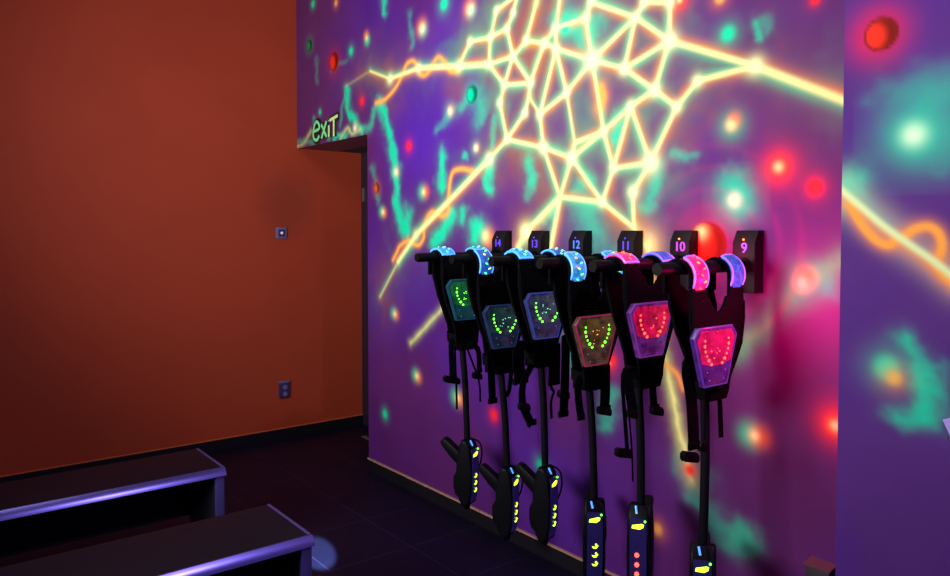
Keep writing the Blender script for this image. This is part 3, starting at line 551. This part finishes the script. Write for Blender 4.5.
DROP = {14:0.0, 13:.07, 12:0.0, 11:.07, 10:0.0, 9:.07}
VLAB = {14:('green','teal'), 13:('green','dark navy'), 12:('green','blue'), 11:('green-amber','brownish'), 10:('red','pink'), 9:('red','magenta')}
SH = {14:('cyan_lens','cyan',['cyan','cyan']), 13:('blue_lens','blue',['green','lime','green']), 12:('cyan_lens','blue',['cyan','green']),
      11:('cyan_lens','blue',['cyan','green','lime','cyan','amber']), 10:('pink_lens','violet',['red']), 9:('pink_lens','violet',['red','amber','red'])}
def mirror(half):      # outline from the right half, top to bottom
    return half + [(-x, z) for x, z in half[::-1]]
def vest(n, y):
    d = DROP[n]; g, pc = VLAB[n]
    t = empty('laser_tag_vest', (VEST_X, y, ARM_Z))
    tag(t, 'black vest with %s lights on a %s chest plate, hanging on hook number %d' % (g, pc, n), 'vest', 'laser tag vests on the hooks')
    LEN = {14:.42, 13:.425, 12:.425, 11:.405, 10:.42, 9:.345}[n]
    zs_ = lambda q: q if q > -.16 else -.16+(q+.16)*(LEN-.16)/.302
    S = -.027                                                                      # the straps rest on the arm
    def panel(name, yy, off, k, bulge):
        half = [(.05,.0),(.150*k,.0),(.152*k,-.07),(.138*k,-.16),(.108*k,-.25),(.076*k,-.33),(.066*k,-.375),(.070*k,-.42),(.058*k,-.462)]
        half = [(a, zs_(b)) for a, b in half]
        nd = .6 if yy < 0 else .3
        neck = [(-.05,.0),(-.04,-.05*nd),(-.02,-.085*nd),(0,-.095*nd),(.02,-.085*nd),(.04,-.05*nd)]
        out = half + [(-x, z) for x, z in half[::-1]][:-1] + neck
        f = lambda s: (lambda x, z: (x, yy*(1 if yy < 0 else 1-.85*min(1,-z/.22)) + s*.006 + bulge*(1-(x/.16)**2)*math.sin(math.pi*min(1, -z/LEN)), z+S+off))
        return MB().prism(out, f(-1), f(1), .004, 2).build(name, M['fabric'], t)
    fy, by = -.055, .055
    fp = panel('front_panel', fy, -d, 1.0, -.006)
    panel('back_panel', by, -d*.5, .86, .004)
    # seams and piping on the front
    for s in (-1, 1): MB().tube([(s*.147, fy-.009, S-d-.02), (s*.147, fy-.010, S-d-.08), (s*.132, fy-.011, S-d+zs_(-.17)), (s*.101, fy-.011, S-d+zs_(-.26)), (s*.071, fy-.010, S-d+zs_(-.34))], .0035, 6).build('piping', M['web'], fp)
    for s in (-1, 1):                                                              # waist straps joining front and back
        MB().ribbon([(s*.062, fy, S-d+zs_(-.40)), (s*.078, fy+.015, S-d+zs_(-.40)+.003), (s*.082, fy+.035, S-d+zs_(-.40)+.006), (s*.074, .0, S-d+zs_(-.40)+.010), (s*.05, .008, S-d+zs_(-.40)+.014)], (0,0,1), .045, .006).build('side_strap', M['web'], t)
    MB().box(-.05, .05, fy-.012, .02, S-d-LEN-.006, S-d-LEN+.032, .006).build('belt_pouch', M['fabric'], t)
    # shoulder straps
    for s in (-1, 1):
        arc = [(fy, S-d-.05), (fy, S-d*.6-.01)] + [(-.055*math.cos(a), S+.055*math.sin(a)) for a in np.linspace(0, math.pi, 15)] + [(by, S-.01), (by, S-.06)]
        x = s*.106
        st = MB().ribbon([(x, a, b) for a, b in arc], (1,0,0), .082, .012).build('shoulder_strap', M['fabric'], t)
        # lit shoulder piece: a curved clear shell with a bright edge and lamps inside
        a0, a1 = (R(-38), R(72)) if d else (R(35), R(128))
        r0 = .0625; nA = 16; wv = .036
        if d: a0, a1 = R(-42), R(70)
        P_ = lambda a, u, rr: (x+u, -rr*math.cos(a), S+rr*math.sin(a))
        lensname, rimc, leds = SH[n]
        lm = M[lensname]
        if n == 9 and s == 1: lm = M['blue_lens']
        if n == 10 and s == 1: lm = M['blue_lens']
        if n == 12 and s == 1: lm = M['blue_lens']
        b = MB(); sec = [(-wv,r0-.003),(-wv,r0+.006),(-.6*wv,r0+.012),(.6*wv,r0+.012),(wv,r0+.006),(wv,r0-.003)]
        rings = [[b.bm.verts.new(P_(a, u, rr)) for u, rr in sec] for a in np.linspace(a0, a1, nA)]
        for A, B in zip(rings[:-1], rings[1:]):
            for k in range(6): b.bm.faces.new((A[k], A[(k+1)%6], B[(k+1)%6], B[k]))
        b.bm.faces.new(rings[0][::-1]); b.bm.faces.new(rings[-1])
        sl = b.build('shoulder_light', lm, t)
        loop = [P_(a, -wv, r0+.006) for a in np.linspace(a0, a1, 10)] + [P_(a1, u, r0+.011) for u in (-.5*wv, .5*wv)] + [P_(a, wv, r0+.006) for a in np.linspace(a1, a0, 10)] + [P_(a0, u, r0+.011) for u in (.5*wv, -.5*wv)]
        MB().tube(loop, .0036, 6, closed=True).build('glowing_edge', M['blue_rim'] if rimc in ('blue','cyan') else M['violet_rim'], sl)
        if not (n in (9, 10) and s == 1):
            for k in range(6):
                a = a0 + (a1-a0)*(k+.8)/6.6; c = leds[k % len(leds)]
                o = link(bpy.data.objects.new('lamp', PEBM[c]), sl)
                o.location = P_(a, (.012 if k % 2 else -.006), r0+.0125); o.rotation_euler = (a-math.pi/2 if False else 0, 0.5*(-1)**k, 0)
    # chest plate
    pz = {14:1.272, 13:1.170, 12:1.244, 11:1.172, 10:1.244, 9:1.186}[n]-ARM_Z
    px = {9:-.055, 10:-.036, 11:-.028}.get(n, -.020); py = fy-.026
    out = mirror([(.092,.098),(.118,.066),(.064,-.098)])
    f = lambda yy: (lambda a, b: (px+a, yy, pz+b))
    cp = MB().prism(out, f(py-.009), f(py+.012), .004, 2).build('chest_plate', PLATE[n], t)
    rim = [(px+a*.985, py-.008, pz+b*.985) for a, b in out]
    rimm = {14:('rim_teal',(.01,.10,.22),.35), 13:('rim_navy',(.02,.05,.2),.35), 12:('rim_blue',(.03,.06,.4),.6), 11:('rim_red',(.45,.02,.12),.5), 10:('rim_purple',(.3,.05,.5),.4), 9:('rim_violet',(.18,.05,.6),.4)}[n]
    MB().tube(rim, .0032, 6, closed=True).build('plate_edge', mat(rimm[0], tuple(.2*c for c in rimm[1]), .3, emit=rimm[1], es=rimm[2]), cp)
    win = mirror([(.082,.086),(.104,.06),(.080,-.018),(.03,-.030)])
    MB().prism(win, f(py-.0115), f(py-.006)).build('lit_window', LENS[n], cp)
    low = mirror([(.078,-.04),(.052,-.088)])
    MB().prism(low, f(py-.0115), f(py-.006), .001).build('lower_window', PLATE[n], cp)
    row = [(-.066,.056),(-.067,.038),(-.063,.021),(-.055,.005),(-.044,-.010),(-.030,-.024)]
    main = 'red' if n in (9, 10) else 'green'
    for i, (a, b) in enumerate(row + [(-a, b) for a, b in row]):
        o = link(bpy.data.objects.new('chest_light', LEDM[main]), cp); o.location = (px+a, py-.013, pz+b)
        k = .85 + .4*((i*5) % 3)/2; o.scale = (k*(1.25 if i % 6 > 3 else .95), 1, k)
    rr = random.Random(n)
    mid = {14:'green',13:'cyan',12:'cyan',11:'amber',10:'red',9:'red'}[n]
    for i in range(8 if n not in (9, 10) else 5):
        o = link(bpy.data.objects.new('small_light', PEBM[mid]), cp); o.location = (px+rr.uniform(-.03,.034), py-.012, pz+rr.uniform(-.012,.05))
        s_ = rr.uniform(.18,.45); o.scale = (s_, .5, s_*1.6); o.rotation_euler = (0, rr.uniform(-1.2,1.2), 0)
    for a, b in ((-.05,-.05),(.05,-.05),(-.04,-.078),(.04,-.078),(0,.08)): MB().ball((px+a, py-.011, pz+b), .0032, seg=8).build('screw', M['steel'], cp)
    # sleeved hose down to the gun
    (hx, hz), (gx, gz) = GUNS[n]
    hx -= VEST_X; gx -= VEST_X; hz -= ARM_Z; gz -= ARM_Z
    hp = [(hx, .0, hz+.05), (hx, -.005, hz), (gx+.6*(hx-gx)+.004, -.014, gz+.6*(hz-gz)), (gx+.2*(hx-gx), -.02, gz+.25*(hz-gz)), (gx, -.02, gz+.03), (gx, -.02, gz+.009)]
    MB().tube([tuple(p) for p in catmull(hp, 4)], .0155, 12).build('hose', M['hose'], t)
    # dangling webbing and buckles
    for pts, wd, side, bk in STRAPS[n]:
        yy = fy+.006 if side == 'f' else by
        pts = [tuple(p) for p in pts]
        x0, z0 = pts[0]
        top = (max(-.075, min(.075, x0)), max(z0+.02, S-d-LEN+.012))
        q = [top] + pts if abs(wd) > .006 else pts
        q = catmull(q, 4) if len(q) > 2 else q
        ph = rr.uniform(0, 6)
        P3 = [(a, yy+.008*math.sin(9*b+ph), b) for a, b in q]
        so = MB().ribbon(P3, (1,.25*math.sin(ph),0), wd, .0035).build('webbing_strap' if wd > .006 else 'strap_tail', M['web'], t)
        if wd > .025: # doubled stitching at the end
            e = P3[-1]; MB().box(e[0]-wd*.55, e[0]+wd*.55, e[1]-.005, e[1]+.005, e[2]-.004, e[2]+.022, .002).build('strap_end', M['web'], so)
        if bk:
            a, b, w_ = bk; hw = w_/2
            bb = MB(); cx, cz = a, b
            bb.prism([(-hw,-.010),(-hw*.8,-.018),(hw*.8,-.018),(hw,-.010),(hw,.010),(hw*.7,.020),(-hw*.7,.020),(-hw,.010)], lambda u, v: (cx+u, yy-.012, cz+v*.9-u*.25), lambda u, v: (cx+u, yy+.008, cz+v*.9-u*.25), .002)
            bb.build('buckle', M['plastic'], so)
    return t
for n, y in HANG_Y.items(): vest(n, y)

# ------------------------------------------------------------------ laser guns hanging by their hoses
YAW = {14:R(24), 13:R(24), 12:R(18), 11:R(-42), 10:R(-62), 9:R(-56)}
PLACE = {14:'farthest left', 13:'second from the left', 12:'third from the left', 11:'third from the right', 10:'second from the right', 9:'nearest right'}
def gun(n, y):
    (hx, hz), (gx, gz) = GUNS[n]
    t = empty('laser_gun', (gx, y-.02, gz))
    lit = 'red' if n == 10 else 'yellow-green'
    tag(t, 'black laser gun with %s marks below hook %d, %s in the row' % (lit, n, PLACE[n]), 'laser gun', 'laser guns hanging by hoses')
    c, s = math.cos(YAW[n]), math.sin(YAW[n])
    X = lambda x, yy, z: (c*x - s*yy, s*x + c*yy, z)
    prof = [(-.014,.004),(-.034,-.022),(-.043,-.06),(-.044,-.13),(-.041,-.25),(-.030,-.310),(-.012,-.322),(.014,-.316),(.028,-.285),(.034,-.23),(.038,-.17),(.036,-.10),(.030,-.03),(.012,.006)]
    MB().prism(prof, lambda a, b: X(-.043, a, b), lambda a, b: X(.043, a, b), .012, 3).build('body', M['plastic'], t)
    gp = [(.018,-.07),(.06,-.045),(.105,-.010),(.126,-.002),(.144,-.020),(.138,-.038),(.09,-.085),(.045,-.125),(.018,-.13)]
    MB().prism(gp, lambda a, b: X(-.022, a, b), lambda a, b: X(.022, a, b), .007, 3).build('grip', M['plastic'], t)
    fg = [(.028,-.150),(.052,-.160),(.066,-.185),(.068,-.235),(.056,-.275),(.030,-.292)]
    MB().prism(fg, lambda a, b: X(-.024, a, b), lambda a, b: X(.024, a, b), .007, 3).build('foregrip', M['plastic'], t)
    MB().tube([X(0,.004,-.312), X(0,.002,-.335), X(0,0,-.345)], [.02,.018,.012], 14).build('muzzle', M['plastic'], t)
    MB().prism([(-.0435,-.035),(-.0475,-.06),(-.0485,-.14),(-.0455,-.25),(-.036,-.298),(-.030,-.29),(-.034,-.04)], lambda a, b: X(-.031, a, b), lambda a, b: X(.031, a, b), .003).build('lit_window', M['gun_lens'], t)
    b = MB(); b.prism([(-.024,-.074),(-.022,-.062),(.012,-.053),(.021,-.055),(.019,-.066),(.006,-.075)], lambda u, v: X(u, -.0500, v), lambda u, v: X(u, -.046, v), .0015)
    b.build('display', M['lime_led'], t)
    MB().ball(X(.025, -.048, -.043), .0042, seg=8).build('status_light', M['green_led'], t)
    for z in (-.172, -.208, -.244):
        m = M['red_led'] if n == 10 else M['lime_led']
        k = MB()
        if n == 10: k.ball(X(-.004, -.049, z), .0085, seg=10)
        else:
            k.prism([(-.012,z),(-.006,z-.008),(.006,z-.008),(.014,z+.004),(.010,z+.005),(.002,z-.002)], lambda u, v: X(u, -.0505 + (z+.172)*-.03, v), lambda u, v: X(u, -.044, v), .001)
            k.ball(X(.005, -.049, z+.008), .0042, seg=8)
        k.build('light_mark', m, t)
    MB().tube([X(-.014,-.026,.004), X(-.008,-.036,-.022)], [.004,.004], 8).build('blue_light', M['blue_led'], t)
    MB().tube(catmull([X(.004,-.006,-.002), X(.020,-.030,.003), X(.034,-.056,-.02), X(.040,-.062,-.07), X(.042,-.052,-.12), X(.040,-.036,-.155)], 5), .0042, 8).build('cord', M['hose'], t)
    return t
for n, y in HANG_Y.items(): gun(n, y)

# ------------------------------------------------------------------ light
def area(name, loc, rot, sx, sy, col, power):
    l = bpy.data.lights.new(name, 'AREA'); l.shape = 'RECTANGLE'; l.size = sx; l.size_y = sy; l.color = col; l.energy = power
    o = bpy.data.objects.new(name, l); o.location = loc; o.rotation_euler = rot; return link(o)
def point(name, loc, col, power, r=.04):
    l = bpy.data.lights.new(name, 'POINT'); l.color = col; l.energy = power; l.shadow_soft_size = r
    o = bpy.data.objects.new(name, l); o.location = loc; return link(o)
area('ceiling_lamp', (-1.75, 2.7, 3.4), (0, R(-25), 0), .8, 1.6, (1,.97,.97), 22)
wl = area('mural_fill_light', (-3.9, 2.5, 1.9), (0, R(-101), R(6)), 1.0, 1.4, (1,.97,.97), 88); wl.data.spread = R(108)  # unseen area light, added to light the mural evenly
area('bench_lamp', (-.85, -.1, CEIL-.6), (0, 0, 0), .14, .14, (.74,.66,1.0), 48)
# red light thrown by the red-lit vests
point('vest_glow', (-.24, 1.27, 1.37), (1,.006,.17), 13, .05)
point('vest_glow', (-.20, 1.66, 1.56), (1,.006,.20), 3.6, .04)
sp = bpy.data.lights.new('floor_spot', 'SPOT'); sp.energy = 7000; sp.color = (.55,.85,1); sp.spot_size = R(4.4); sp.spot_blend = .55; sp.shadow_soft_size = .01
o = bpy.data.objects.new('floor_spot', sp); o.location = (-1.55, 1.2, 1.05); o.rotation_euler = (Vector((-.86, 3.36, 0))-o.location).to_track_quat('-Z', 'Y').to_euler(); link(o)
W = bpy.data.worlds.new('room_dark'); SC.world = W; W.use_nodes = True
W.node_tree.nodes['Background'].inputs[0].default_value = (.25,.14,.6,1); W.node_tree.nodes['Background'].inputs[1].default_value = .28

# ------------------------------------------------------------------ camera
cam = bpy.data.cameras.new('camera'); cam.sensor_width = 36; cam.lens = 36*748/950; cam.shift_y = -(288-231-748*math.tan(R(2)))/950; cam.clip_start = .02
co = bpy.data.objects.new('camera', cam); co.location = (-2.5, 0, 1.6); co.rotation_euler = (R(88), 0, -R(38.03)); link(co)
SC.camera = co
vs = SC.view_settings; vs.view_transform = 'Standard'; vs.look = 'None'; vs.exposure = 0; vs.gamma = 1; vs.use_curve_mapping = False
